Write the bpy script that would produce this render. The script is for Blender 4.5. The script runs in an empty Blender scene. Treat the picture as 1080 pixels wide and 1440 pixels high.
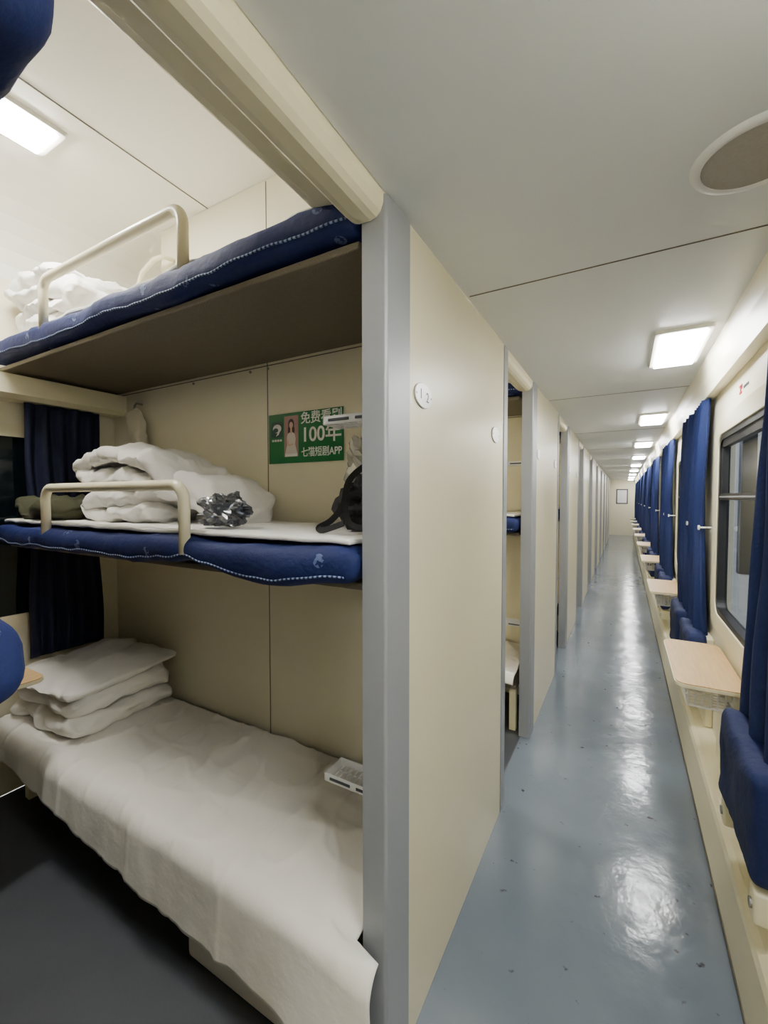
import bpy, math, random, bmesh
from mathutils import Vector, noise
random.seed(4)
S=bpy.context.scene
COL=S.collection
W={}   # world location of objects

def lin(c):
    out=[]
    for v in c[:3]:
        v=v/255.0
        out.append(v/12.92 if v<=0.04045 else ((v+0.055)/1.055)**2.4)
    return (out[0],out[1],out[2],1.0)

def M(name,col,rough=.5,metal=0.0,bump=0.0,bscale=60,var=0.0,vscale=4,coat=0.0,emit=None,es=0,rvar=0.0,spec=.5):
    m=bpy.data.materials.new(name); m.use_nodes=True
    nt=m.node_tree; b=nt.nodes['Principled BSDF']
    b.inputs['Base Color'].default_value=lin(col)
    b.inputs['Roughness'].default_value=rough
    b.inputs['Metallic'].default_value=metal
    b.inputs['Coat Weight'].default_value=coat
    b.inputs['Specular IOR Level'].default_value=spec
    tc=nt.nodes.new('ShaderNodeTexCoord')
    if var>0 or rvar>0:
        n=nt.nodes.new('ShaderNodeTexNoise'); n.inputs['Scale'].default_value=vscale; n.inputs['Detail'].default_value=5
        nt.links.new(tc.outputs['Object'],n.inputs['Vector'])
        if var>0:
            mx=nt.nodes.new('ShaderNodeMix'); mx.data_type='RGBA'
            c=lin(col)
            mx.inputs['A'].default_value=tuple(x*(1-var) for x in c[:3])+(1,)
            mx.inputs['B'].default_value=tuple(min(1,x*(1+var)) for x in c[:3])+(1,)
            nt.links.new(n.outputs['Fac'],mx.inputs['Factor'])
            nt.links.new(mx.outputs['Result'],b.inputs['Base Color'])
        if rvar>0:
            mr=nt.nodes.new('ShaderNodeMapRange'); mr.inputs['To Min'].default_value=max(.02,rough-rvar); mr.inputs['To Max'].default_value=rough+rvar
            nt.links.new(n.outputs['Fac'],mr.inputs['Value']); nt.links.new(mr.outputs['Result'],b.inputs['Roughness'])
    if bump>0:
        n2=nt.nodes.new('ShaderNodeTexNoise'); n2.inputs['Scale'].default_value=bscale; n2.inputs['Detail'].default_value=4
        nt.links.new(tc.outputs['Object'],n2.inputs['Vector'])
        bp=nt.nodes.new('ShaderNodeBump'); bp.inputs['Strength'].default_value=bump; bp.inputs['Distance'].default_value=.01
        nt.links.new(n2.outputs['Fac'],bp.inputs['Height']); nt.links.new(bp.outputs['Normal'],b.inputs['Normal'])
    if emit is not None:
        b.inputs['Emission Color'].default_value=lin(emit); b.inputs['Emission Strength'].default_value=es
    return m

cream=M('cream_panel',(230,222,190),.34,bump=.03,bscale=180,var=.03)
cream2=M('cream_plastic',(234,226,192),.36,var=.02)
wallc=M('wall_cream',(236,229,202),.38,var=.03)
ceilm=M('ceiling_paint',(222,226,228),.36,bump=.02,bscale=220,var=.02)
ceilc=M('compartment_ceiling_paint',(240,237,224),.5,var=.02)
alu=M('anodised_aluminium',(158,162,168),.42,metal=.25,bump=.02,bscale=300,var=.03)
darkseam=M('dark_joint',(110,104,92),.7)
whitep=M('white_plastic',(232,232,230),.35)
platem=M('number_plate_white',(244,244,240),.3)
white_cloth=M('white_cotton',(242,239,232),.85,bump=.4,bscale=22,var=.04,vscale=6)
sheet_m=M('bed_sheet_cotton',(238,234,224),.85,bump=.40,bscale=13,var=.03,vscale=5)
blackp=M('black_rubber',(22,22,24),.45)
darkglass=M('night_window_glass',(14,22,26),.06,coat=.5)
brown=M('bunk_underside',(110,102,86),.6,bump=.35,bscale=260,var=.15,vscale=60)
olive=M('olive_cloth',(70,70,48),.9,bump=.4,bscale=30,var=.2,vscale=10)
beige=M('beige_cloth',(216,208,184),.9,bump=.3,bscale=30,var=.08)
green=M('poster_green',(6,120,60),.35,var=.04)
dgreen=M('poster_dark_green',(12,70,58),.35)
pwhite=M('poster_white',(246,248,244),.4)
skin=M('poster_skin',(222,188,168),.5)
hairm=M('poster_hair',(50,38,34),.5)
redm=M('red_print',(190,30,34),.4)
greym=M('grey_print',(70,72,76),.5)
emit=M('lamp_diffuser',(255,255,255),.5,emit=(252,252,252),es=22)
emit2=M('lamp_diffuser_compartment',(255,255,255),.5,emit=(252,250,245),es=44)
lf=M('lamp_frame_white',(224,222,212),.4)
speakm=M('speaker_grille',(166,161,154),.6,bump=.3,bscale=400,var=.12,vscale=120)
shadefloor=M('shaded_vinyl',(72,75,80),.45,bump=.05,bscale=120,var=.15,vscale=8)  # compartment shade put into the vinyl colour, darker than the aisle floor
station=M('station_concrete',(205,205,203),.8,var=.2,vscale=2)
steel=M('screw_steel',(150,148,140),.35,metal=.8)
casem=M('pale_metal_case',(222,219,210),.5,var=.05)

def blue_fabric(name,base=(24,52,118),fleck=True):
    m=M(name,base,.75,bump=.3,bscale=45,var=.25,vscale=7)
    if fleck:
        nt=m.node_tree; b=nt.nodes['Principled BSDF']
        src=b.inputs['Base Color'].links[0].from_socket
        tc=nt.nodes.new('ShaderNodeTexCoord')
        v=nt.nodes.new('ShaderNodeTexVoronoi'); v.inputs['Scale'].default_value=8.5
        n=nt.nodes.new('ShaderNodeTexNoise'); n.inputs['Scale'].default_value=55; n.inputs['Detail'].default_value=3
        nt.links.new(tc.outputs['Object'],v.inputs['Vector']); nt.links.new(tc.outputs['Object'],n.inputs['Vector'])
        a=nt.nodes.new('ShaderNodeMath'); a.operation='LESS_THAN'; a.inputs[1].default_value=.15
        c=nt.nodes.new('ShaderNodeMath'); c.operation='GREATER_THAN'; c.inputs[1].default_value=.5
        d=nt.nodes.new('ShaderNodeMath'); d.operation='MULTIPLY'
        e=nt.nodes.new('ShaderNodeMath'); e.operation='MULTIPLY'; e.inputs[1].default_value=.36
        nt.links.new(v.outputs['Distance'],a.inputs[0]); nt.links.new(n.outputs['Fac'],c.inputs[0])
        nt.links.new(a.outputs[0],d.inputs[0]); nt.links.new(c.outputs[0],d.inputs[1]); nt.links.new(d.outputs[0],e.inputs[0])
        mx=nt.nodes.new('ShaderNodeMix'); mx.data_type='RGBA'
        nt.links.new(e.outputs[0],mx.inputs['Factor']); nt.links.new(src,mx.inputs['A']); mx.inputs['B'].default_value=lin((140,160,205))
        nt.links.new(mx.outputs['Result'],b.inputs['Base Color'])
    return m
bluem=blue_fabric('blue_mattress_fabric',(6,28,86))
curt=blue_fabric('blue_curtain_fabric',(6,31,86),False)
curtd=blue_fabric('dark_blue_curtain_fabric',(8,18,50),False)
seatm=blue_fabric('blue_seat_fabric',(4,26,78),False)

# dashed stitched piping
pipm=M('stitched_piping',(190,200,225),.7)
nt=pipm.node_tree; b=nt.nodes['Principled BSDF']; tc=nt.nodes.new('ShaderNodeTexCoord')
wv=nt.nodes.new('ShaderNodeTexWave'); wv.bands_direction='X'; wv.inputs['Scale'].default_value=22
nt.links.new(tc.outputs['Object'],wv.inputs['Vector'])
g=nt.nodes.new('ShaderNodeMath'); g.operation='GREATER_THAN'; g.inputs[1].default_value=.45
mx=nt.nodes.new('ShaderNodeMix'); mx.data_type='RGBA'; mx.inputs['A'].default_value=lin((14,34,90)); mx.inputs['B'].default_value=lin((140,156,196))
nt.links.new(wv.outputs['Fac'],g.inputs[0]); nt.links.new(g.outputs[0],mx.inputs['Factor']); nt.links.new(mx.outputs['Result'],b.inputs['Base Color'])

# wood table
woodm=M('pale_wood_laminate',(218,190,150),.4)
nt=woodm.node_tree; b=nt.nodes['Principled BSDF']; tc=nt.nodes.new('ShaderNodeTexCoord')
mp=nt.nodes.new('ShaderNodeMapping'); mp.inputs['Scale'].default_value=(30,3,3)
n=nt.nodes.new('ShaderNodeTexNoise'); n.inputs['Scale'].default_value=2.5; n.inputs['Detail'].default_value=6
mx=nt.nodes.new('ShaderNodeMix'); mx.data_type='RGBA'; mx.inputs['A'].default_value=lin((184,146,96)); mx.inputs['B'].default_value=lin((222,190,138))
nt.links.new(tc.outputs['Object'],mp.inputs['Vector']); nt.links.new(mp.outputs['Vector'],n.inputs['Vector'])
nt.links.new(n.outputs['Fac'],mx.inputs['Factor']); nt.links.new(mx.outputs['Result'],b.inputs['Base Color'])

# aisle floor vinyl with scuffs
floorm=M('blue_grey_vinyl',(120,134,146),.16,rvar=.12,vscale=14,bump=.38,bscale=7)
nt=floorm.node_tree; b=nt.nodes['Principled BSDF']; tc=nt.nodes.new('ShaderNodeTexCoord')
n1=nt.nodes.new('ShaderNodeTexNoise'); n1.inputs['Scale'].default_value=1.8; n1.inputs['Detail'].default_value=7
n2=nt.nodes.new('ShaderNodeTexNoise'); n2.inputs['Scale'].default_value=22; n2.inputs['Detail'].default_value=3
nt.links.new(tc.outputs['Object'],n1.inputs['Vector']); nt.links.new(tc.outputs['Object'],n2.inputs['Vector'])
mx=nt.nodes.new('ShaderNodeMix'); mx.data_type='RGBA'; mx.inputs['A'].default_value=lin((94,105,117)); mx.inputs['B'].default_value=lin((126,136,146))
nt.links.new(n1.outputs['Fac'],mx.inputs['Factor'])
mr=nt.nodes.new('ShaderNodeMapRange'); mr.inputs['From Min'].default_value=.68; mr.inputs['From Max'].default_value=.74
nt.links.new(n2.outputs['Fac'],mr.inputs['Value'])
mx2=nt.nodes.new('ShaderNodeMix'); mx2.data_type='RGBA'; mx2.inputs['B'].default_value=lin((52,55,58))
nt.links.new(mr.outputs['Result'],mx2.inputs['Factor']); nt.links.new(mx.outputs['Result'],mx2.inputs['A']); nt.links.new(mx2.outputs['Result'],b.inputs['Base Color'])

def clearmat(name,tint,fac,rough):
    m=bpy.data.materials.new(name); m.use_nodes=True; nt=m.node_tree
    for x in list(nt.nodes): nt.nodes.remove(x)
    o=nt.nodes.new('ShaderNodeOutputMaterial'); t=nt.nodes.new('ShaderNodeBsdfTransparent'); t.inputs[0].default_value=lin(tint)
    gl=nt.nodes.new('ShaderNodeBsdfGlossy'); gl.inputs['Roughness'].default_value=rough
    mi=nt.nodes.new('ShaderNodeMixShader'); mi.inputs[0].default_value=fac
    nt.links.new(t.outputs[0],mi.inputs[1]); nt.links.new(gl.outputs[0],mi.inputs[2]); nt.links.new(mi.outputs[0],o.inputs['Surface'])
    return m
glassm=clearmat('window_glass',(196,200,204),.14,.03)
plastm=clearmat('clear_plastic_film',(244,244,242),.34,.3)
plastd=clearmat('dark_clear_plastic_film',(160,164,172),.18,.25)

# ---------- geometry helpers ----------
class Geo:
    def __init__(s): s.v=[];s.f=[];s.m=[];s.sm=[]
    def add(s,v,f,mi=0,smooth=False):
        o=len(s.v); s.v+= [tuple(p) for p in v]
        for q in f: s.f.append([i+o for i in q]); s.m.append(mi); s.sm.append(smooth)
        return s
    def box(s,x0,x1,y0,y1,z0,z1,mi=0):
        v=[(x,y,z) for x in(x0,x1) for y in(y0,y1) for z in(z0,z1)]
        f=[(0,1,3,2),(4,6,7,5),(0,4,5,1),(2,3,7,6),(0,2,6,4),(1,5,7,3)]
        return s.add(v,f,mi)
    def rbox(s,x0,x1,y0,y1,z0,z1,r,cell=.05,fn=None,mi=0):
        if not isinstance(r,(tuple,list)): r=(r,r,r)
        lo=(x0,y0,z0);hi=(x1,y1,z1)
        r=tuple(min(r[a],(hi[a]-lo[a])*.4999) for a in range(3))
        cs=[]
        for a in range(3):
            L=hi[a]-lo[a]; rr=r[a]; c=[0,.12*rr,.35*rr,.65*rr]
            n=max(1,int(round((L-2*rr)/cell)))
            c+=[rr+(L-2*rr)*i/n for i in range(n+1)]
            c+=[L-.65*rr,L-.35*rr,L-.12*rr,L]
            cs.append([lo[a]+t for t in c])
        idx={};V=[];F=[]
        def vid(i,j,k):
            key=(i,j,k)
            if key not in idx:
                p=[cs[0][i],cs[1][j],cs[2][k]]
                inn=[min(max(p[a],lo[a]+r[a]),hi[a]-r[a]) for a in range(3)]
                d=Vector([(p[a]-inn[a])/r[a] for a in range(3)])
                if d.length>1e-9: d.normalize()
                q=Vector([inn[a]+r[a]*d[a] for a in range(3)])
                if fn: q=fn(q)
                idx[key]=len(V);V.append(q)
            return idx[key]
        nx,ny,nz=len(cs[0])-1,len(cs[1])-1,len(cs[2])-1
        for i in range(nx):
            for j in range(ny):
                F.append((vid(i,j,0),vid(i,j+1,0),vid(i+1,j+1,0),vid(i+1,j,0)))
                F.append((vid(i,j,nz),vid(i+1,j,nz),vid(i+1,j+1,nz),vid(i,j+1,nz)))
        for i in range(nx):
            for k in range(nz):
                F.append((vid(i,0,k),vid(i+1,0,k),vid(i+1,0,k+1),vid(i,0,k+1)))
                F.append((vid(i,ny,k),vid(i,ny,k+1),vid(i+1,ny,k+1),vid(i+1,ny,k)))
        for j in range(ny):
            for k in range(nz):
                F.append((vid(0,j,k),vid(0,j,k+1),vid(0,j+1,k+1),vid(0,j+1,k)))
                F.append((vid(nx,j,k),vid(nx,j+1,k),vid(nx,j+1,k+1),vid(nx,j,k+1)))
        return s.add(V,F,mi,True)
    def prism(s,prof,a,b,fn,mi=0,smooth=False):
        n=len(prof)
        v=[fn(p,a) for p in prof]+[fn(p,b) for p in prof]
        f=[(i,(i+1)%n,n+(i+1)%n,n+i) for i in range(n)]
        s.add(v,f,mi,smooth)
        return s.add(v,[tuple(range(n-1,-1,-1)),tuple(range(n,2*n))],mi,False)
    def prism_y(s,prof,a,b,mi=0,smooth=False): return s.prism(prof,a,b,lambda p,t:(p[0],t,p[1]),mi,smooth)
    def prism_z(s,prof,a,b,mi=0,smooth=False): return s.prism(prof,a,b,lambda p,t:(p[0],p[1],t),mi,smooth)
    def prism_x(s,prof,a,b,mi=0,smooth=False): return s.prism(prof,a,b,lambda p,t:(t,p[0],p[1]),mi,smooth)
    def ring_x(s,outer,inner,x0,x1,mi=0):
        n=len(outer)
        v=[(x,p[0],p[1]) for x in(x0,x1) for L in(outer,inner) for p in L]
        def I(a,b,i): return a*2*n+b*n+i%n
        f=[]
        for i in range(n):
            f.append((I(0,0,i),I(0,0,i+1),I(0,1,i+1),I(0,1,i)))
            f.append((I(1,0,i),I(1,1,i),I(1,1,i+1),I(1,0,i+1)))
            f.append((I(0,0,i),I(1,0,i),I(1,0,i+1),I(0,0,i+1)))
            f.append((I(0,1,i),I(0,1,i+1),I(1,1,i+1),I(1,1,i)))
        return s.add(v,f,mi,False)
    def tube(s,pts,r,seg=10,mi=0,closed=False):
        pts=[Vector(p) for p in pts]; n=len(pts); V=[];F=[]
        up=None
        for i,p in enumerate(pts):
            if closed: t=(pts[(i+1)%n]-pts[i-1])
            else: t=pts[min(i+1,n-1)]-pts[max(i-1,0)]
            t.normalize()
            if up is None:
                up=Vector((0,0,1)) if abs(t.z)<.9 else Vector((0,1,0))
            a=t.cross(up)
            if a.length<1e-5: a=t.cross(Vector((1,0,0)))
            a.normalize()
            up=a.cross(t).normalized()
            for k in range(seg):
                th=2*math.pi*k/seg
                V.append(p+a*math.cos(th)*r+up*math.sin(th)*r)
        rng=n if closed else n-1
        for i in range(rng):
            for k in range(seg):
                F.append((i*seg+k,i*seg+(k+1)%seg,((i+1)%n)*seg+(k+1)%seg,((i+1)%n)*seg+k))
        if not closed:
            F.append(tuple(range(seg-1,-1,-1))); F.append(tuple((n-1)*seg+k for k in range(seg)))
        return s.add(V,F,mi,True)

def tag(o,label=None,category=None,group=None,kind=None):
    if label:o['label']=label
    if category:o['category']=category
    if group:o['group']=group
    if kind:o['kind']=kind
    return o

def make(name,geo,mats,parent=None,bevel=0,**kw):
    if not isinstance(mats,(list,tuple)): mats=[mats]
    xs=[p[0] for p in geo.v];ys=[p[1] for p in geo.v];zs=[p[2] for p in geo.v]
    o0=Vector(((min(xs)+max(xs))/2,(min(ys)+max(ys))/2,min(zs)))
    me=bpy.data.meshes.new(name)
    me.from_pydata([tuple(Vector(p)-o0) for p in geo.v],[],geo.f)
    for m in mats: me.materials.append(m)
    for i,p in enumerate(me.polygons):
        p.material_index=geo.m[i]; p.use_smooth=geo.sm[i]
    bm=bmesh.new(); bm.from_mesh(me); bmesh.ops.recalc_face_normals(bm,faces=bm.faces); bm.to_mesh(me); bm.free()
    me.update()
    o=bpy.data.objects.new(name,me); COL.objects.link(o)
    W[o.name]=o0
    if parent is not None:
        o.parent=parent; o.location=o0-W[parent.name]
    else: o.location=o0
    if bevel>0:
        md=o.modifiers.new('bevel','BEVEL'); md.width=bevel; md.segments=3; md.limit_method='ANGLE'
    tag(o,**kw)
    return o

def empty(name,loc,**kw):
    e=bpy.data.objects.new(name,None); e.empty_display_size=.1; COL.objects.link(e); e.location=loc; W[e.name]=Vector(loc)
    tag(e,**kw); return e

def copytree(src,delta,**kw):
    n=src.copy(); COL.objects.link(n); n.location=src.location+Vector(delta)
    W[n.name]=W[src.name]+Vector(delta)
    for c in list(src.children):
        cc=c.copy(); COL.objects.link(cc); cc.parent=n; W[cc.name]=W[c.name]+Vector(delta)
        for d in list(c.children):
            dd=d.copy(); COL.objects.link(dd); dd.parent=cc; W[dd.name]=W[d.name]+Vector(delta)
    tag(n,**kw); return n

def text_part(name,body,size,loc,rot,mat,parent,ext=.0008,bold=0.0,sx=1.0):
    cu=bpy.data.curves.new(name,'FONT'); cu.body=body; cu.size=size; cu.extrude=ext; cu.offset=bold
    cu.align_x='CENTER'; cu.align_y='CENTER'
    t=bpy.data.objects.new(name+'_tmp',cu); COL.objects.link(t)
    bpy.context.view_layer.update()
    me=bpy.data.meshes.new_from_object(t)
    bpy.data.objects.remove(t)
    me.materials.clear(); me.materials.append(mat)
    o=bpy.data.objects.new(name,me); COL.objects.link(o)
    o.rotation_euler=rot; o.scale=(sx,1,1)
    o.parent=parent; o.location=Vector(loc)-W[parent.name]; W[o.name]=Vector(loc)
    return o

def rrect(y0,y1,z0,z1,r,n=6):
    pts=[]
    for cy,cz,a0 in((y1-r,z1-r,0),(y0+r,z1-r,90),(y0+r,z0+r,180),(y1-r,z0+r,270)):
        for i in range(n+1):
            a=math.radians(a0+90*i/n); pts.append((cy+r*math.cos(a),cz+r*math.sin(a)))
    return pts

def wr(p,amp,sc,seed=0):
    q=Vector(p)*sc+Vector((seed,seed*1.7,seed*.3))
    return Vector(p)+Vector((noise.noise(q+Vector((5,0,0))),noise.noise(q+Vector((0,9,0))),noise.noise(q)))*amp

# ---------- dimensions ----------
P=1.78; Y0=.85; NP=10; XA=-.48; XW=-2.63; CZ=2.145; RZ=2.86; XR=.41; YE=19.0; YB=-2.2

# ---------- structure ----------
make('floor',Geo().box(-.53,XR+.06,YB,YE,-.05,0),floorm,kind='structure',label='glossy blue-grey vinyl aisle floor with scuffs')
make('floor',Geo().box(XW,-.53,YB,YE,-.05,-.001),shadefloor,kind='structure',label='vinyl floor of the sleeping compartments, darkened with painted shade')
prof=[(XR+.06,RZ),(-2.15,RZ)]
for i in range(1,9):
    a=math.radians(90*i/8); prof.append((-2.15-(.48)*math.sin(a),RZ-.34+.34*math.cos(a)))
outer=[(p[0]-(.03 if i>1 else 0),p[1]+.03) for i,p in enumerate(prof)][::-1]
make('ceiling',Geo().prism_y(prof+outer,YB,YE),ceilc,kind='structure',label='cream curved compartment ceiling')
make('ceiling',Geo().box(XA+.001,.37,YB,YE,CZ,CZ+.03),ceilm,kind='structure',label='pale grey low aisle ceiling panels')
make('wall_left',Geo().box(XW-.05,XW,YB,YE,0,RZ-.34),wallc,kind='structure',label='cream window side wall of compartments')
nwin=11
wy=[1.62+P*i for i in range(-1,nwin-1)]
g=Geo()
g.box(XR,XR+.06,YB,YE,0,.88); g.box(XR,XR+.06,YB,YE,1.78,RZ)
prev=YB
for y in wy:
    a,bq=y+.06,y+1.04
    g.box(XR,XR+.06,prev,a,.88,1.78); prev=bq
g.box(XR,XR+.06,prev,YE,.88,1.78)
make('wall_right',g,wallc,kind='structure',label='cream aisle wall with windows')
make('wall_end',Geo().box(XW,XR+.06,YE,YE+.05,0,RZ),wallc,kind='structure',label='cream end wall of the aisle')
make('wall_back',Geo().box(XW,XR+.06,YB-.05,YB,0,RZ),wallc,kind='structure',label='cream end wall of the carriage')
pf=[(.37,CZ+.03),(.335,CZ),(.338,CZ-.02),(.352,CZ-.07),(.362,CZ-.13),(.365,1.985),(XR-.002,1.985),(XR-.002,CZ+.03)]
make('trim_1',Geo().prism_y(pf,YB+.01,YE-.01),wallc,kind='structure',label='cream pelmet cove above the windows')
g=Geo()
for i in range(-1,11):
    y=1.42+P*i
    if y>YB: g.box(XA+.01,.335,y,y+.005,CZ-.0015,CZ)
make('trim_2',g,darkseam,kind='structure',label='thin joints between aisle ceiling panels')
make('trim_3',Geo().box(XW+.85,XW+.854,YB,YE,RZ-.003,RZ),darkseam,kind='structure',label='thin joint along compartment ceiling')
pf=[(XW+.001,1.93),(XW+.10,1.93),(XW+.13,1.95),(XW+.13,2.04),(XW+.001,2.055)]
make('trim_4',Geo().prism_y(pf,YB+.01,YE-.01),cream2,kind='structure',label='cream fascia above compartment windows')

# ---------- partitions ----------
def post_prof(x0,x1,y0,y1,r,front=True):
    pts=[]
    n=4
    def arc(cx,cy,a0):
        for i in range(n+1):
            a=math.radians(a0+90*i/n); pts.append((cx+r*math.cos(a),cy+r*math.sin(a)))
    if front:
        pts+=[(x0,y1),(x0,y0)]; arc(x1-r,y0+r,270); pts+=[(x1,y1)]
    else:
        pts+=[(x0,y1),(x0,y0),(x1,y0)]; arc(x1-r,y1-r,0)
    return pts
def partition(k):
    y0=Y0+P*k; y1=y0+1.16
    e=empty('partition',(-.5,(y0+y1)/2,0),label='cream compartment partition with grey aluminium corner posts',category='partition',group='compartment partitions along the aisle')
    make('aisle_panel',Geo().box(-.52,XA,y0+.122,y1-.072,0.001,CZ-.002),cream,e)
    g=Geo().prism_z(post_prof(-.54,-.474,y0,y0+.12,.009),0.001,CZ-.002,0,False)
    make('corner_post',g,[alu,darkseam],e)
    g=Geo().prism_z(post_prof(-.54,-.476,y1-.07,y1,.009,False),0.001,CZ-.002,0,False)
    make('door_post',g,alu,e)
    g=Geo().box(XW+.002,-.541,y0+.56,y0+.60,0.001,RZ-.36)
    g.box(-2.15,-.541,y0+.56,y0+.60,RZ-.36,RZ-.002)
    make('cross_wall',g,wallc,e)
    make('panel_joint',Geo().box(-1.397,-1.393,y0+.5585,y0+.56,.001,RZ-.01),darkseam,e)
    make('panel_joint',Geo().box(XW+.01,-.56,y0+.5585,y0+.56,2.046,2.050),darkseam,e)
    def plate(yc,zc):
        g=Geo().prism_x([(yc+.056*math.cos(t*math.pi/16),zc+.034*math.sin(t*math.pi/16)) for t in range(32)],XA,XA+.002,1)
        g.prism_x([(yc+.054*math.cos(t*math.pi/16),zc+.032*math.sin(t*math.pi/16)) for t in range(32)],XA+.002,XA+.005)
        for s in(-.047,.047):
            g.prism_x([(yc+s+.003*math.cos(t*math.pi/4),zc+.003*math.sin(t*math.pi/4)) for t in range(8)],XA+.005,XA+.0062,1)
        return make('number_plate',g,[platem,steel],e,label='white oval berth number plate')
    p1=plate(y0+.21,1.735); p2=plate(y1-.21,1.725)
    return e,p1,p2
e0,pl1,pl2=partition(0)
for k in range(1,NP): copytree(e0,(0,P*k,0))
copytree(e0,(0,.13-2.01,0))
R90=(math.pi/2,0,math.pi/2)
text_part('number',"1",.038,(XA+.0055,Y0+.21-.020,1.736),R90,greym,pl1,ext=.0004)
text_part('number',"2",.038,(XA+.0055,Y0+.21+.022,1.732),R90,greym,pl1,ext=.0004)

# ---------- luggage rack lips ----------
lip=[(XA,CZ+.02),(XA-.001,CZ-.004),(-.482,2.122),(-.489,2.105),(-.500,2.096),(-.515,2.092),(-.545,2.094),(-.562,2.100),(-.575,2.112),(-.583,2.130),(-.587,2.140),(-.60,2.146),(-.650,2.158),(-.672,2.166),(-.688,2.180),(-.70,2.20),(-.705,2.225),(-.697,2.238),(-.68,2.24),(-.52,2.20)]
def liprack(y0,y1):
    g=Geo().prism_y(lip,y0,y1,0,False)
    return make('luggage_rack',g,cream2,None,label='rounded cream luggage rack lip above the compartment opening',category='luggage rack',group='luggage rack lips')
l0=liprack(.135,Y0-.002)
l1=liprack(Y0+1.162,Y0+P-.002)
for k in range(1,NP-1): copytree(l1,(0,P*k,0))

# ---------- bunks ----------
def rail(zb,zt,y,parent,xa=-2.09,xb=-1.19,name='guard_rail'):
    r=.05; pts=[(xa,y,zb)]
    pts.append((xa,y,zt-r))
    for i in range(1,7):
        a=math.radians(180-90*i/6); pts.append((xa+r+r*math.cos(a),y,zt-r+r*math.sin(a)))
    for i in range(0,7):
        a=math.radians(90-90*i/6); pts.append((xb-r+r*math.cos(a),y,zt-r+r*math.sin(a)))
    pts.append((xb,y,zb))
    g=Geo().tube(pts,.0175,14)
    return make(name,g,cream2,parent)

def bunk(zbase,y0,y1,level,railz=None,raily=None,railb=None):
    e=empty('sleeper_bunk',(-1.57,(y0+y1)/2,zbase),category='bunk',group='sleeper bunks',label='cream %s sleeper bunk shelf with brown underside'%level)
    g=Geo().rbox(-2.60,-.56,y0,y1,zbase,zbase+.02,.006,.3)
    make('bunk_base',g,brown,e)
    if railz:
        rail(railb,railz,raily,e)
    return e

def mattress(x0,x1,y0,y1,z0,z1,label,sag=None,front=-1,seed=0,pip=True,r=.034):
    def fn(p):
        q=wr(p,.012,5,seed)
        q=wr(q,.006,16,seed+3)
        if sag:
            t=(z1-p.z)/(z1-z0)
            f=max(0,min(1,(y0+.14-p.y)/.14)) if front<0 else max(0,min(1,(p.y-(y1-.14))/.14))
            q.z-=sag(p.x)*f*(0.35+.65*t)
        return q
    e=empty('mattress',((x0+x1)/2,(y0+y1)/2,z0),label=label,category='mattress',group='blue bunk mattresses')
    g=Geo().rbox(x0,x1,y0,y1,z0,z1,r,.035,fn)
    make('cushion',g,bluem,e)
    if pip:
        yf=y0 if front<0 else y1
        pts=[]
        n=90
        for i in range(n+1):
            x=x0+.03+(x1-x0-.06)*i/n
            p=fn(Vector((x,yf+(.006 if front<0 else -.006),z0+.02)))
            p.y+= -.003 if front<0 else .003
            pts.append(p)
        make('piping',Geo().tube(pts,.003,6),pipm,e,label='pale dashed stitched piping')
    return e

def thin_sheet(x0,x1,y0,y1,z0,th,name,label,seed=0,amp=.01):
    def fn(p):
        f=max(0,min(1,(y0+.25-p.y)/.25))
        q=Vector(p); q.y+=amp*2.2*f*noise.noise(Vector((p.x*6,seed,0)))
        q.z+=abs(noise.noise(Vector((p.x*7,p.y*7,seed))))*amp
        return q
    g=Geo().rbox(x0,x1,y0,y1,z0,z0+th,.006,.03,fn)
    return make(name,g,white_cloth,None,label=label,category='bed sheet',group='white bunk sheets')

yb=Y0+.555  # wall face
ub=bunk(2.055,.87,1.40,'upper',2.35,.852,2.15)
um=mattress(-2.585,-.548,.828,1.385,2.085,2.175,'blue patterned upper bunk mattress with stitched edge',seed=2,sag=lambda x:.006*math.sin(x*9))
us=thin_sheet(-2.56,-.58,.875,1.385,2.182,.016,'bed_sheet','white sheet spread on the upper bunk mattress',seed=3)
mb=bunk(1.225,.90,1.40,'middle',1.50,.842,1.285)
def msag(x): return .036*math.exp(-((x+.84)/.20)**2)+.014*math.exp(-((x+2.25)/.3)**2)-.014*math.exp(-((x+1.17)/.07)**2)+.014*math.exp(-((x+1.5)/.2)**2)
mm=mattress(-2.585,-.548,.828,1.385,1.252,1.335,'blue patterned middle bunk mattress with sagging quilted edge',sag=msag,seed=7)
ms=thin_sheet(-2.56,-.58,.862,1.385,1.342,.014,'bed_sheet','white sheet spread on the middle bunk mattress',seed=5)
lb=empty('sleeper_bunk',(-1.57,1.1,0),category='bunk',group='sleeper bunks',label='cream lower sleeper bunk frame near the floor')
make('bunk_base',Geo().rbox(-2.60,-.56,.86,1.40,.28,.305,.006,.3),brown,lb)
for x in(-2.5,-1.6,-.59):
    make('leg',Geo().box(x-.02,x+.02,.90,.94,0,.28),cream2,lb)
    make('leg',Geo().box(x-.02,x+.02,1.36,1.395,0,.28),cream2,lb)
lm=mattress(-2.585,-.61,.84,1.385,.308,.375,'blue lower bunk mattress under a white sheet',seed=11,pip=False)

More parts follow.
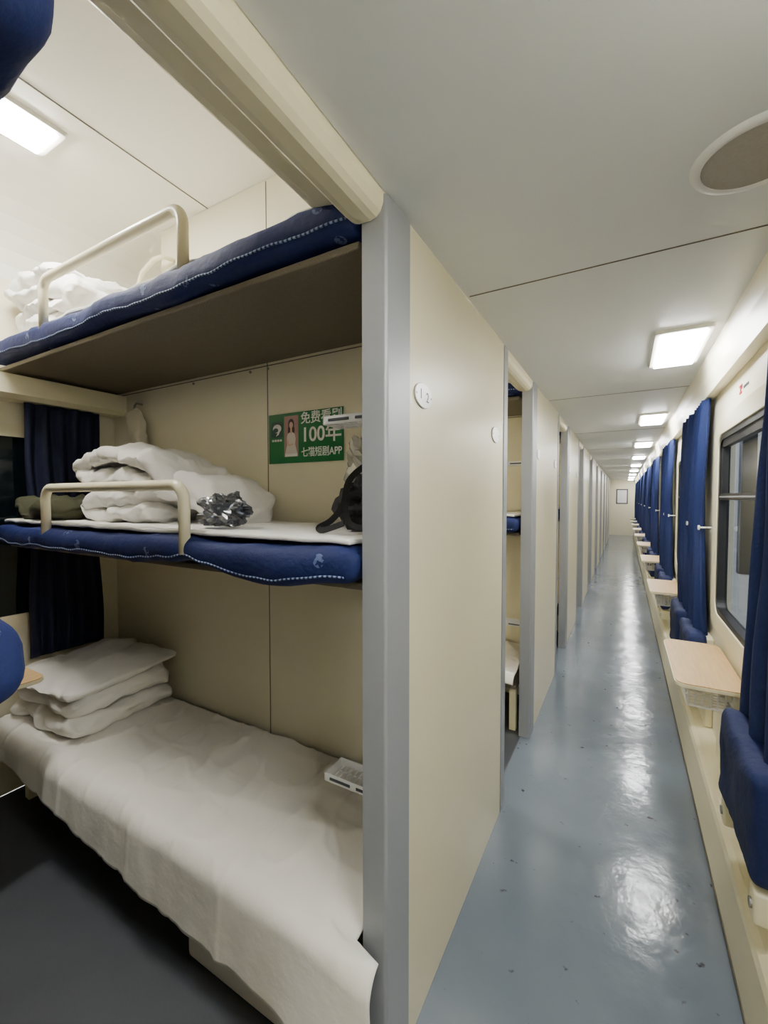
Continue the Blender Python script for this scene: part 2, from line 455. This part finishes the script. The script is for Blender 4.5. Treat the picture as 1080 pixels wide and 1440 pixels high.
def interp(x,T):
    for i in range(len(T)-1):
        if x<=T[i+1][0]:
            t=max(0,(x-T[i][0])/(T[i+1][0]-T[i][0])); return T[i][1]+(T[i+1][1]-T[i][1])*t
    return T[-1][1]
HEM=[(-2.6,.29),(-2.25,.275),(-1.93,.235),(-1.5,.195),(-1.13,.165),(-.85,.165),(-.66,.11),(-.54,.04)]
def draped(x0,x1,yb_,yf,zt,hem,seed,outx=.10,outy=.02):
    nx,nt_=280,90
    g=Geo();V=[];F=[]
    Lt=yb_-yf; r=.05; La=Lt-r; Lc=r*math.pi/2
    for i in range(nx+1):
        u=i/nx
        for j in range(nt_+1):
            x=x0+(x1-x0)*u
            dr=(zt-r-interp(x,hem) if hem else .005)+.010*noise.noise(Vector((x*1.3,seed,0)))+.003*noise.noise(Vector((x*9,seed,4)))
            Ltot=La+Lc+dr
            t=Ltot*j/nt_
            if t<La: y=yb_-t; z=zt
            elif t<La+Lc:
                a=(t-La)/r; y=yf+r-r*math.sin(a); z=zt-r+r*math.cos(a)
            else:
                y=yf; z=zt-r-(t-La-Lc)
            rid=(1-abs(noise.noise(Vector((x*1.6+y*1.1,y*3.2-x*.7,seed)))))**10*.012
            rid2=(1-abs(noise.noise(Vector((x*3.5-y*2.1,y*4.2+x*1.7,seed+8)))))**14*.009
            rid3=(1-abs(noise.noise(Vector((x*7+y*3,y*3.2-x*1.2,seed+14)))))**16*.007
            cr=0
            for xc in(-.98,-1.42,-1.88): cr+=.0035*math.exp(-((x-xc-.01*math.sin(y*9))/.010)**2)
            cr+=.003*math.exp(-((y-1.10-.008*math.sin(x*5))/.010)**2)
            if j>0: z+=rid+rid2+rid3+cr+.003*noise.noise(Vector((x*9,y*9,seed+2)))
            dn=max(0,(t-La)/(Lc+dr))
            e9=max(0,(u-.9)/.1)
            y-=dn*(.014+.014*noise.noise(Vector((x*4.5,z*1.5,seed+9)))+.008*noise.noise(Vector((x*13,z*3,seed+1)))+rid*.8)+(cr if dn>0 else 0)
            # the end of the sheet bulges out over the bed corner, in front of the post
            f=max(0,min(1,(t-(La-.10))/.10)); f=f*f*(3-2*f)
            y-=outy*e9*f
            ext=max(0,min(1,(.832-y)/.022))
            x+=e9*outx*ext*(.75+.25*dn)
            z-=.012*e9*e9*f
            V.append((x,y,z))
    for i in range(nx):
        for j in range(nt_):
            a=i*(nt_+1)+j
            F.append((a,a+nt_+1,a+nt_+2,a+1))
    g.add(V,F,0,True)
    return g
def sheetobj(g,label):
    o=make('bed_sheet',g,sheet_m,None,label=label,category='bed sheet',group='white bunk sheets')
    md=o.modifiers.new('sol','SOLIDIFY'); md.thickness=.004; md.offset=1
    return o
ls=sheetobj(draped(-2.60,-.548,1.385,.785,.392,HEM,3),'creased white sheet draped over the lower bunk edge')
ls2=sheetobj(draped(-2.60,-.565,1.385,.815,.388,None,6,0,0),'white sheet tucked over the lower bunk edge')
ls2.location.y+=P
for k in range(1,6):
    for o in (ub,um,us,mb,mm,ms,lb,lm):
        copytree(o,(0,P*k,0))
    if k>1:
        n=ls2.copy(); COL.objects.link(n); n.location.y+=P*(k-1)

ob1=bunk(1.215,-.36,.14,'middle'); ob2=bunk(1.92,-.36,.14,'upper')
mattress(-2.585,-.54,-.35,.205,1.240,1.335,'blue patterned middle bunk mattress with rounded corner',front=1,seed=21,pip=False)
mattress(-2.585,-.52,-.35,.252,1.938,2.10,'blue patterned upper bunk mattress with drooping edge',front=1,seed=25,sag=lambda x:.02*math.exp(-((x+.9)/.35)**2),pip=False,r=.06)

make('storage_case',Geo().rbox(-1.19,-.64,.825,1.30,0.001,.15,.02,.1),casem,None,label='pale metal case stored under the lower bunk',category='storage case')

# ---------- trays ----------
def tray(zc):
    e=empty('storage_tray',(-.65,1.0,zc),label='small white slotted plastic tray on the bunk wall',category='tray',group='white plastic trays')
    g=Geo()
    x0,x1,y0,y1=-.745,-.5405,.965,1.05
    g.box(x0,x1,y0,y0+.004,zc,zc+.024); g.box(x0,x1,y1-.004,y1,zc,zc+.024); g.box(x0,x0+.004,y0,y1,zc,zc+.024)
    for i in range(12):
        x=x0+.008+i*.0168; g.box(x,x+.008,y0,y1,zc,zc+.004)
    for yy in (y0+.025,y0+.055): g.box(x0,x1,yy,yy+.004,zc,zc+.004)
    make('slotted_basket',g,whitep,e,bevel=.001)
    for i in range(2): make('slot_trim',Geo().rbox(x0+.02+i*.09,x0+.09+i*.09,y0-.003,y0,zc+.008,zc+.016,.0015,.03),greym,e)
    return e
t1=tray(1.665); t2=tray(.64)
for k in range(1,4):
    copytree(t1,(0,P*k,0)); copytree(t2,(0,P*k,0))

# ---------- quilts / linens ----------
def ribbon(path,th,y0,y1,seed,amp=.012,ny=30):
    pts=[Vector((p[0],p[1],0)) for p in path]; out=[]
    for i in range(len(pts)-1):
        p0=pts[max(i-1,0)];p1=pts[i];p2=pts[i+1];p3=pts[min(i+2,len(pts)-1)]
        for s in range(12):
            t=s/12
            out.append(.5*((2*p1)+(p2-p0)*t+(2*p0-5*p1+4*p2-p3)*t*t+(-p0+3*p1-3*p2+p3)*t**3))
    out.append(pts[-1])
    n=len(out); nc=[]
    for i,p in enumerate(out):
        t=(out[min(i+1,n-1)]-out[max(i-1,0)]).normalized(); nn=Vector((-t.y,t.x,0))
        h=th/2*(1+.22*noise.noise(Vector((p.x*8,p.y*10,seed))))
        e=min(i,n-1-i)/5.0
        if e<1: h*=math.sqrt(max(.05,1-(1-e)**2))
        nc.append((p,nn,h))
    V=[];F=[];m=2*n
    for j in range(ny+1):
        v=j/ny; y=y0+(y1-y0)*v
        e=min(v,1-v)/.16; k=math.sqrt(max(.04,1-(1-e)**2)) if e<1 else 1
        for sgn in(1,-1):
            rr=nc if sgn==1 else nc[::-1]
            for p,nn,h in rr:
                cz=(1-abs(noise.noise(Vector((p.x*9,y*9,p.y*9+seed)))))**8
                q=p+nn*(h*k-.010*cz)*sgn
                w=wr(Vector((q.x,y,q.y)),amp,6,seed); w=wr(w,amp*.55,15,seed+5); w=wr(w,amp*.3,34,seed+7)
                V.append(w)
    for j in range(ny):
        for i in range(m):
            F.append((j*m+i,j*m+(i+1)%m,(j+1)*m+(i+1)%m,(j+1)*m+i))
    for j in(0,ny):
        for i in range(n-1):
            F.append((j*m+i,j*m+i+1,j*m+m-2-i,j*m+m-1-i))
    return Geo().add(V,F,0,True)
z=1.372
path=[(-1.62,z+.03),(-1.80,z+.024),(-1.98,z+.024),(-2.05,z+.055),(-2.00,z+.088),(-1.83,z+.092),(-1.68,z+.092),(-1.62,z+.122),(-1.68,z+.152),(-1.85,z+.158),(-2.05,z+.160),(-2.13,z+.205),(-2.06,z+.252),(-1.90,z+.256),(-1.70,z+.240),(-1.57,z+.18),(-1.53,z+.09)]
make('folded_quilt',ribbon(path,.082,.96,1.34,3,.034),white_cloth,None,label='puffy white quilt folded in thick layers on the middle bunk',category='quilt',group='folded white quilts')
def pillow(x0,x1,y0,y1,z0,z1,label,seed,tilt=0,amp=.016,name='pillow',mat=None,group='white pillows',ty=0,rz=0,pinch=.6):
    cx,cy,cz=(x0+x1)/2,(y0+y1)/2,(z0+z1)/2; hx,hy=(x1-x0)/2,(y1-y0)/2
    c,s_=math.cos(rz),math.sin(rz)
    def fn(p):
        q=wr(wr(p,amp,6,seed),amp*.45,16,seed)
        ex=abs((p.x-cx)/hx); ey=abs((p.y-cy)/hy)
        k=1-pinch*max(ex,ey)**5
        q.z=cz+(q.z-cz)*k+ (p.x-cx)*tilt+(p.y-cy)*ty
        rid=(1-abs(noise.noise(Vector((p.x*4,p.y*4,seed+3)))))**8*.014-(1-abs(noise.noise(Vector((p.x*9,p.y*9,seed+5)))))**9*.008
        q.z+=rid if p.z>cz else 0
        dx,dy=q.x-cx,q.y-cy
        q.x=cx+c*dx-s_*dy; q.y=cy+s_*dx+c*dy
        return q
    g=Geo().rbox(x0,x1,y0,y1,z0,z1,(.05,.05,(z1-z0)*.48),.016,fn)
    return make(name,g,mat or white_cloth,None,label=label,category=name.replace('_',' '),group=group)
pillow(-1.56,-1.29,1.02,1.36,1.365,1.55,'plump white pillow leaning beside the folded quilt',8,tilt=-.30,amp=.035)
pillow(-2.57,-2.03,.87,1.37,.40,.505,'white folded quilt at the bottom of the linen stack',11,name='folded_quilt',group='folded white quilts',amp=.034,pinch=.4)
pillow(-2.57,-2.01,.87,1.37,.495,.60,'white folded quilt in the middle of the linen stack',14,name='folded_quilt',group='folded white quilts',amp=.034,pinch=.4)
pillow(-2.58,-1.99,.86,1.375,.58,.67,'flat white pillow on top of the linen stack',17,tilt=.04,ty=.07,amp=.028,pinch=.75)
z=2.235
path=[(-2.12,z),(-2.3,z-.002),(-2.5,z+.005),(-2.56,z+.04),(-2.5,z+.075),(-2.3,z+.07),(-2.12,z+.075),(-2.08,z+.11),(-2.14,z+.145),(-2.35,z+.15),(-2.5,z+.16),(-2.54,z+.2),(-2.48,z+.235),(-2.3,z+.225),(-2.14,z+.21)]
make('folded_quilt',ribbon(path,.078,.91,1.34,9,.036),white_cloth,None,label='puffy white quilt folded on the upper bunk',category='quilt',group='folded white quilts')
pillow(-2.54,-2.16,.88,1.2,1.365,1.46,'crumpled olive green jacket lying on the middle bunk',31,amp=.045,name='jacket',mat=olive,group='clothes',pinch=.3)
def pouchfn(p):
    q=wr(wr(p,.035,8,4),.014,24,6); t=max(0,(p.z-1.70)/.25)
    k=1.30-1.05*t**.9
    q.x=-2.30+(q.x+2.305)*k-.04*t; q.y=1.365+(q.y-1.365)*(1.1-.6*t); return q
g=Geo().rbox(-2.40,-2.21,1.33,1.385,1.70,1.93,.03,.02,pouchfn)
e=empty('hanging_pouch',(-2.31,1.35,1.70),label='crumpled beige cloth pouch hanging from a wall hook',category='pouch')
make('cloth_body',g,beige,e)
make('hook',Geo().tube([(-2.33,1.402,1.975),(-2.33,1.37,1.975),(-2.33,1.36,1.96),(-2.33,1.36,1.92)],.006,8),steel,e)
def blob(cx,cy,cz,rx,ry,rz,seed,amp,n=40,m=26):
    V=[];F=[]
    for j in range(m+1):
        ph=math.pi*j/m
        for i in range(n):
            th=2*math.pi*i/n
            d=Vector((math.sin(ph)*math.cos(th),math.sin(ph)*math.sin(th),math.cos(ph)))
            k=1+amp*noise.noise(d*2.3+Vector((seed,0,0)))+amp*.6*abs(noise.noise(d*6+Vector((0,seed,0))))
            V.append((cx+d.x*rx*k,cy+d.y*ry*k,max(cz-rz*.9,cz+d.z*rz*k)))
    for j in range(m):
        for i in range(n):
            F.append((j*n+i,j*n+(i+1)%n,(j+1)*n+(i+1)%n,(j+1)*n+i))
    return Geo().add(V,F,0,False)
make('plastic_bag',blob(-1.17,.98,1.412,.082,.06,.052,4,.6),plastd,None,label='crumpled grey clear plastic bag beside the quilt',category='plastic bag')
e=empty('shoulder_bag',(-.66,1.22,1.365),label='black strapped clear plastic bag on the middle bunk',category='bag')
make('bag_body',blob(-.78,1.29,1.57,.09,.05,.12,9,.5),plastm,e,label='crumpled clear plastic body')
make('base_pouch',blob(-.70,1.13,1.435,.095,.07,.080,12,.4),M('black_nylon',(20,20,23),.7,bump=.3,bscale=40),e,label='black nylon pouch')
def strap(pts,w,t):
    pts=[Vector(p) for p in pts]; out=[]
    for i in range(len(pts)-1):
        p0=pts[max(i-1,0)];p1=pts[i];p2=pts[i+1];p3=pts[min(i+2,len(pts)-1)]
        for s in range(8):
            u=s/8; out.append(.5*((2*p1)+(p2-p0)*u+(2*p0-5*p1+4*p2-p3)*u*u+(-p0+3*p1-3*p2+p3)*u**3))
    out.append(pts[-1]); V=[];F=[]
    for i,p in enumerate(out):
        tt=(out[min(i+1,len(out)-1)]-out[max(i-1,0)]).normalized(); side=Vector((0,.55,0))+tt.cross(Vector((0,1,0)))
        side=side.normalized(); nn=tt.cross(side).normalized()
        for a,b2 in((-1,-1),(1,-1),(1,1),(-1,1)): V.append(p+side*w/2*a+nn*t/2*b2)
    for i in range(len(out)-1):
        for k in range(4): F.append((i*4+k,i*4+(k+1)%4,(i+1)*4+(k+1)%4,(i+1)*4+k))
    F.append((0,1,2,3)); F.append(tuple((len(out)-1)*4+k for k in(3,2,1,0)))
    return Geo().add(V,F,0,False)
bk=M('black_webbing',(18,18,20),.8,bump=.2,bscale=90)
make('strap',strap([(-.575,1.06,1.55),(-.63,1.03,1.555),(-.685,1.01,1.51),(-.70,1.0,1.44),(-.735,.99,1.395),(-.765,.97,1.374),(-.73,.95,1.370),(-.67,.96,1.39)],.018,.003),bk,e)
make('strap',strap([(-.60,1.02,1.40),(-.645,1.0,1.47),(-.69,1.0,1.45),(-.665,.98,1.39),(-.60,.97,1.375)],.016,.003),bk,e)

# ---------- poster ----------
yp=Y0+.557
e=empty('poster_sign',(-1.18,yp,1.62),label='green advertising poster with white lettering and a portrait',category='poster')
x0,x1,z0,z1=-1.382,-.98,1.610,1.825
make('board',Geo().box(x0,x1,yp-.004,yp-.0016,z0,z1),green,e)
RX=(math.pi/2,0,0)
yt=yp-.0045
text_part('lettering',"免费看剧",.054,(-1.092,yt,1.793),RX,pwhite,e,bold=.0006)
text_part('lettering',"100年",.084,(-1.092,yt,1.723),RX,pwhite,e,bold=.0012,sx=1.0)
text_part('lettering',"七猫短剧APP",.043,(-1.092,yt,1.650),RX,pwhite,e,bold=.0006,sx=.86)
lg=Geo()
pr=[(p[0],p[1]) for p in rrect(-1.368,-1.300,1.722,1.792,.012)]
lg.prism_y(pr,yt-.001,yp-.004,0)
def gdisc(G,cx,cz,rx,rz,mi,dy,a0=0,a1=360,n=20):
    G.add([(cx+rx*math.cos(math.radians(a0+(a1-a0)*t/n)),yt-dy,cz+rz*math.sin(math.radians(a0+(a1-a0)*t/n))) for t in range(n+(0 if a1-a0==360 else 1))],[tuple(range(n+(0 if a1-a0==360 else 1)))],mi)
gdisc(lg,-1.332,1.762,.025,.019,1,.0014)
gdisc(lg,-1.340,1.755,.015,.010,0,.0018)
lg.add([(-1.316,yt-.0020,1.760),(-1.308,yt-.0020,1.764),(-1.322,yt-.0020,1.736),(-1.340,yt-.0020,1.728),(-1.330,yt-.0020,1.740)],[(0,1,2,3,4)],1)
for i in range(4): lg.box(-1.362+i*.015,-1.351+i*.015,yt-.001,yt,1.706,1.715,1)
make('emblem',lg,[dgreen,pwhite],e)
pg=Geo()
pg.add([(-1.292,yt-.0003,1.637),(-1.212,yt-.0003,1.637),(-1.212,yt-.0003,1.812),(-1.292,yt-.0003,1.812)],[(0,1,2,3)],3)
gdisc(pg,-1.252,1.776,.017,.023,2,.0006); gdisc(pg,-1.252,1.750,.019,.030,2,.0006)
pg.add([(-1.257,yt-.0008,1.735),(-1.247,yt-.0008,1.735),(-1.247,yt-.0008,1.765),(-1.257,yt-.0008,1.765)],[(0,1,2,3)],0)
gdisc(pg,-1.252,1.772,.0105,.014,0,.0009)
pg.add([(-1.286,yt-.0012,1.650),(-1.218,yt-.0012,1.650),(-1.230,yt-.0012,1.690),(-1.226,yt-.0012,1.712),(-1.232,yt-.0012,1.734),(-1.244,yt-.0012,1.742),(-1.252,yt-.0012,1.734),(-1.260,yt-.0012,1.742),(-1.272,yt-.0012,1.734),(-1.278,yt-.0012,1.712),(-1.274,yt-.0012,1.690)],[tuple(range(11))],4)
pg.add([(-1.278,yt-.0014,1.712),(-1.272,yt-.0014,1.716),(-1.262,yt-.0014,1.690),(-1.240,yt-.0014,1.694),(-1.240,yt-.0014,1.687),(-1.268,yt-.0014,1.682)],[(0,1,2,3,4,5)],0)
pg.box(-1.286,-1.218,yt-.0016,yt,1.638,1.650,1)
make('portrait',pg,[skin,pwhite,hairm,M('poster_pink',(176,140,132),.5),M('poster_dress',(226,220,212),.5)],e)

# ---------- small fixtures in compartment ----------
g=Geo()
for zz in(.93,1.15):
    g.prism_x([(1.345+.035*math.cos(t*math.pi/12),zz+.035*math.sin(t*math.pi/12)) for t in range(24)],XW,XW+.012)
make('trim_5',g,cream2,kind='structure',label='round cream wall bosses by the curtain',bevel=.003)
e=empty('grab_handle',(-2.2,1.40,2.55),label='curved cream grab handle on the upper partition wall',category='handle')
make('grip',Geo().tube([(-2.30,1.403,2.52),(-2.30,1.37,2.52),(-2.29,1.355,2.55),(-2.22,1.35,2.64),(-2.12,1.35,2.68),(-2.05,1.355,2.68),(-2.04,1.403,2.68)],.012,10),cream2,e)
e=empty('wall_speaker',(-2.5,1.3,2.5),label='small cream box fixed on the upper wall',category='speaker box')
make('housing',Geo().rbox(-2.59,-2.44,1.22,1.40,2.50,2.60,.015,.05),cream2,e)
make('grille',Geo().box(-2.4395,-2.4375,1.25,1.37,2.52,2.58),speakm,e)
e=empty('window_0',(XW,.55,.85),kind='structure',label='dark compartment window')
make('pane',Geo().box(XW,XW+.006,.0,1.12,.88,1.76),darkglass,e)
make('frame',Geo().ring_x(rrect(-.06,1.18,.82,1.82,.08),rrect(0,1.12,.88,1.76,.06),XW,XW+.018),cream2,e)

def curtain(xc,y0,y1,z0,z1,mat,amp,pleats,pin,pinz,label,seed,side=-1,group='blue aisle curtains',hook=True,flare=.0,bulge=.0):
    nz,ny=40,pleats*12; V=[];F=[]
    yc=(y0+y1)/2
    for j in range(nz+1):
        z=z0+(z1-z0)*j/nz
        k=1-pin*math.exp(-((z-pinz)/.22)**2)
        fl=1+flare*max(0,(pinz-z)/(pinz-z0))
        for i in range(ny+1):
            u=i/ny
            y=yc+(u-.5)*(y1-y0)*k*fl
            a=amp*(.6+.4*(1-j/nz))
            x=xc+a*math.sin(u*pleats*2*math.pi+.6*noise.noise(Vector((u*4,z*1.5,seed))))+.012*noise.noise(Vector((u*5,z*2,seed)))
            x+=side*bulge*max(0,math.sin(math.pi*(1-j/nz)))*.5
            y+=.012*noise.noise(Vector((u*3,z*3,seed+4)))
            V.append((x,y,z+.006*math.sin(u*pleats*2*math.pi)*(1-j/nz)))
    for j in range(nz):
        for i in range(ny):
            a=j*(ny+1)+i; F.append((a,a+1,a+ny+2,a+ny+1))
    e=empty('curtain',(xc,yc,z0),label=label,category='curtain',group=group)
    o=make('curtain_cloth',Geo().add(V,F,0,True),mat,e); md=o.modifiers.new('sol','SOLIDIFY'); md.thickness=.003
    if hook:
        w=(y1-y0)*(1-pin)/2
        g=Geo().tube([(XR-.001,yc-w-.015,pinz),(xc-.015,yc-w-.015,pinz)],.005,8)
        g.rbox(xc-.024,xc-.014,yc-w-.026,yc-w-.004,pinz-.013,pinz+.013,.005,.02)
        make('tieback_hook',g,whitep,e)
    return e
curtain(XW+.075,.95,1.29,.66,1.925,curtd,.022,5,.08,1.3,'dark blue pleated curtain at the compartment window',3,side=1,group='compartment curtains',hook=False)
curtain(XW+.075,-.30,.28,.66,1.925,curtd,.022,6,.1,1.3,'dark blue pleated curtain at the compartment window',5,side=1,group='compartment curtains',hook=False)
def table(x0,x1,y0,y1,z,label,flip=False):
    e=empty('folding_table',((x0+x1)/2,(y0+y1)/2,z-.3),label=label,category='table',group='pale wood folding tables')
    g=Geo().prism_z(rrect(x0,x1,y0,y1,.04),z-.018,z)
    make('table_top',g,woodm,e,bevel=.003)
    g=Geo().prism_z(rrect(x0-.003,x1+.001,y0-.003,y1+.003,.042),z-.016,z-.004)
    make('edge_band',g,cream2,e)
    return e
ct=table(XW+.001,-1.99,.30,.79,.75,'small wood table at the compartment window')
make('support_leg',Geo().tube([(-2.1,.52,.735),(-2.1,.52,.6),(-2.58,.52,.25),(-2.60,.52,.002)],.013,8),alu,ct)

# ---------- lights ----------
def light(xc,yc,z,mat,label,w=.105,l=.27):
    e=empty('ceiling_light',(xc,yc,z-.02),label=label,category='ceiling light',group='square ceiling lamps')
    o=rrect(yc-l,yc+l,xc-w,xc+w,.012); i=rrect(yc-l+.03,yc+l-.03,xc-w+.022,xc+w-.022,.008)
    g=Geo(); n=len(o)
    V=[(p[1],p[0],z-.0005) for p in o]+[(p[1],p[0],z-.014) for p in [(yc+(q[0]-yc)*.97,xc+(q[1]-xc)*.94) for q in o]]+[(p[1],p[0],z-.014) for p in i]+[(p[1],p[0],z-.0005) for p in i]
    F=[]
    for a in range(3):
        for k in range(n): F.append((a*n+k,a*n+(k+1)%n,(a+1)*n+(k+1)%n,(a+1)*n+k))
    g.add(V,F,0,False)
    make('lamp_frame',g,lf,e)
    i2=rrect(yc-l+.032,yc+l-.032,xc-w+.024,xc+w-.024,.008)
    g=Geo().prism_z([(p[1],p[0]) for p in i2],z-.024,z-.004)
    make('diffuser',g,mat,e,label='glowing white diffuser')
    return e
la=light(.200,2.36,CZ,emit,'glowing rectangular ceiling lamp in pale frame above the aisle')
for i in (-2,-1,1,2,3,4,5,6,7,8): copytree(la,(0,1.98*i,0))
lc=light(-1.99,.60,RZ,emit2,'glowing rectangular lamp in the compartment ceiling')
for i in range(1,7): copytree(lc,(0,P*i,0))
copytree(lc,(0,-P,0))
e=empty('ceiling_speaker',(.215,1.12,CZ-.02),label='round perforated speaker grille in the aisle ceiling',category='speaker')
V=[];F=[];n=48
for r,zz in((.114,CZ-.0005),(.111,CZ-.006),(.097,CZ-.010),(.093,CZ-.004)):
    for t in range(n): V.append((.222+r*math.cos(2*math.pi*t/n),1.12+r*math.sin(2*math.pi*t/n),zz))
for a in range(3):
    for k in range(n): F.append((a*n+k,a*n+(k+1)%n,(a+1)*n+(k+1)%n,(a+1)*n+k))
make('rim',Geo().add(V,F,0,True),whitep,e)
make('grille',Geo().add([(.222+.095*math.cos(2*math.pi*t/n),1.12+.095*math.sin(2*math.pi*t/n),CZ-.006) for t in range(n)]+[(.222,1.12,CZ-.0065)],[(t,(t+1)%n,n) for t in range(n)]),speakm,e)

# ---------- aisle windows ----------
for idx,y in enumerate(wy):
    if idx==0: 
        e=empty('window_1',(XR,y+.55,.84),kind='structure',label='aisle window with cream frame and black gasket')
        y0,y1=y,y+1.10
        make('window_frame',Geo().ring_x(rrect(y0,y1,.82,1.84,.09),rrect(y0+.10,y1-.10,.90,1.76,.07),XR-.016,XR-.0005),cream2,e,bevel=.004)
        make('gasket',Geo().ring_x(rrect(y0+.10,y1-.10,.90,1.76,.07),rrect(y0+.125,y1-.125,.925,1.735,.05),XR-.010,XR+.03),blackp,e)
        g=Geo().box(XR-.006,XR+.025,y0+.12,y1-.12,1.450,1.480,0); g.box(XR-.009,XR-.006,y0+.12,y1-.12,1.462,1.468,1)
        g.box(XR-.004,XR+.02,y1-.15,y1-.125,1.47,1.73,0); g.box(XR-.004,XR+.02,y0+.12,y1-.12,1.70,1.735,0)
        make('sash_bar',g,[blackp,alu],e)
        make('pane',Geo().box(XR+.02,XR+.024,y0+.12,y1-.12,.92,1.74),glassm,e)
        wfirst=e
    else:
        n=copytree(wfirst,(0,P*idx,0)); n.name='window_%d'%(idx+1)

make('station_wall',Geo().box(3.2,3.3,YB-2,26,-1,4.5),station,None,label='pale concrete station wall outside the windows',category='wall')
make('station_platform',Geo().box(.9,3.2,YB-2,26,-1.2,-.2),station,None,label='grey concrete platform outside the carriage',category='platform')
sc=make('station_column',Geo().box(2.2,2.45,4.0,4.3,-.2,4.4),blackp,None,label='dark steel column on the station platform',category='column',group='platform columns')
for k in (1,2,3,4,5,6): copytree(sc,(0,2.6*k,0))

ca=curtain(.370,2.78,3.14,.70,1.98,curt,.028,5,.30,1.30,'royal blue pleated aisle curtain gathered by a hook',11,flare=.3,bulge=.03)
cb=curtain(.366,3.22,3.62,.70,1.98,curt,.030,5,.30,1.30,'royal blue pleated aisle curtain gathered by a hook',15,flare=.3,bulge=.03)
for k in range(1,9): copytree(ca,(0,P*k,0)); copytree(cb,(0,P*k,0))
copytree(ca,(0,-P-.28,0))
curtain(.366,1.22,1.63,.70,1.98,curt,.026,5,.05,1.42,'royal blue pleated aisle curtain hanging over the seat',18,flare=.85,bulge=.03,hook=False)

pf=[(.315,0),(.315,.25),(.322,.268),(.34,.275),(XR-.001,.285),(XR-.001,0)]
g=Geo().prism_y(pf,YB+.01,YE-.01)
g.box(.312,.315,YB+.01,YE-.01,0,.02,1)
make('heater_cover',g,[cream2,darkseam],None,label='long cream heater duct cover along the aisle wall',category='heater cover')

def seat(y0,y1):
    yc=(y0+y1)/2
    e=empty('folding_chair',(.34,yc,.286),label='blue upholstered flip-up aisle seat on cream bracket',category='folding seat',group='folding aisle seats')
    def fn(p):
        q=wr(wr(p,.012,7,yc),.005,20,yc+2); return q
    g=Geo().rbox(.292,.374,y0,y1,.475,.76,(.022,.035,.04),.025,fn)
    make('seat_cushion',g,seatm,e)
    g=Geo().rbox(.376,.4095,y0+.03,y1-.03,.286,.74,.008,.1)
    g.rbox(.300,.378,y0+.015,y0+.065,.385,.468,.008,.05); g.rbox(.300,.378,y1-.065,y1-.015,.385,.468,.008,.05)
    make('bracket',g,cream2,e)
    for yy in(y0+.04,y1-.04): make('pivot_bolt',Geo().prism_x([(yy+.013*math.cos(t*math.pi/8),.425+.013*math.sin(t*math.pi/8)) for t in range(16)],.295,.301),steel,e)
    return e
s1=seat(1.34,1.79)
s2=seat(2.64,3.03)
for k in range(1,9): copytree(s1,(0,P*k,0)); copytree(s2,(0,P*k,0))

ta=table(.182,XR-.012,1.92,2.50,.765,'pale wood aisle folding table with rounded corners')
g=Geo()
g.box(.385,XR-.0005,2.0,2.42,.286,.745)
g.tube([(.22,2.21,.745),(.39,2.21,.62)],.010,8)
make('wall_bracket',g,cream2,ta,bevel=.003)
g=Geo()
xa,xb,ya,ybk=.215,.370,2.00,2.40
for zz,ins in((.735,0),(.695,.006),(.650,.014)):
    g.tube([(xa+ins,ya+ins,zz),(xb,ya+ins,zz),(xb,ybk-ins,zz),(xa+ins,ybk-ins,zz)],.0036,6,closed=True)
for i in range(14):
    y=ya+.01+i*(ybk-ya-.02)/13
    g.tube([(xa,y,.735),(xa+.007,y,.695),(xa+.014,y,.65),(xb,y,.65)],.003,6)
for i in range(7):
    x=xa+.015+i*.023
    for y,ss in((ya,1),(ybk,-1)): g.tube([(x,y,.735),(x,y+ss*.007,.695),(x,y+ss*.014,.65)],.003,6)
make('wire_basket',g,whitep,ta,label='white wire basket')
for k in range(1,9): copytree(ta,(0,P*k,0))

e=empty('wall_sign',(XR,2.17,1.86),label='small red emblem and grey lettering above the window',category='sign')
g=Geo()
yc,zc=2.26,1.905
g.box(XR-.002,XR-.0005,yc-.03,yc+.02,zc+.010,zc+.018,0); g.box(XR-.002,XR-.0005,yc-.012,yc+.002,zc-.014,zc+.014,0); g.box(XR-.002,XR-.0005,yc-.025,yc+.015,zc-.018,zc-.010,0)
g.box(XR-.002,XR-.0005,yc-.03,yc-.022,zc-.002,zc+.012,0)
for i,w in enumerate((.008,.014,.014,.014)): g.box(XR-.002,XR-.0005,yc-.065-i*.024,yc-.065-i*.024+w,zc-.008,zc+.004,1)
make('emblem',g,[redm,greym],e)

e=empty('picture_frame',(-.12,YE,1.40),label='small dark framed notice on the end wall',category='frame')
g=Geo(); g.box(-.28,.12,YE-.02,YE-.001,1.22,1.26);g.box(-.28,.12,YE-.02,YE-.001,1.76,1.80);g.box(-.28,-.24,YE-.02,YE-.001,1.26,1.76);g.box(.08,.12,YE-.02,YE-.001,1.26,1.76)
make('frame',g,greym,e); make('sheet',Geo().box(-.24,.08,YE-.01,YE-.002,1.26,1.76),whitep,e)
g=Geo()
for x in(-1.5,-1.39,-1.9):
    g.prism_y([(x+.006*math.cos(t*math.pi/5),2.035+.006*math.sin(t*math.pi/5)) for t in range(10)],yb+.0005,yb+.005)
make('trim_6',g,steel,kind='structure',label='small screws in the partition wall')

w=bpy.data.worlds.new('world'); S.world=w; w.use_nodes=True
w.node_tree.nodes['Background'].inputs[0].default_value=(.74,.75,.77,1); w.node_tree.nodes['Background'].inputs[1].default_value=1.8
cd=bpy.data.cameras.new('camera'); cam=bpy.data.objects.new('camera',cd); COL.objects.link(cam)
cd.sensor_fit='VERTICAL'; cd.sensor_height=36; cd.lens=36*597/1440; cd.clip_start=.01
cam.location=(0,0,1.46); cam.rotation_euler=(math.radians(90-1.92),0,math.radians(29.5))
S.camera=cam
S.view_settings.view_transform='AgX'
try: S.view_settings.look='AgX - Base Contrast'
except Exception: S.view_settings.look='None'
S.view_settings.exposure=1.55
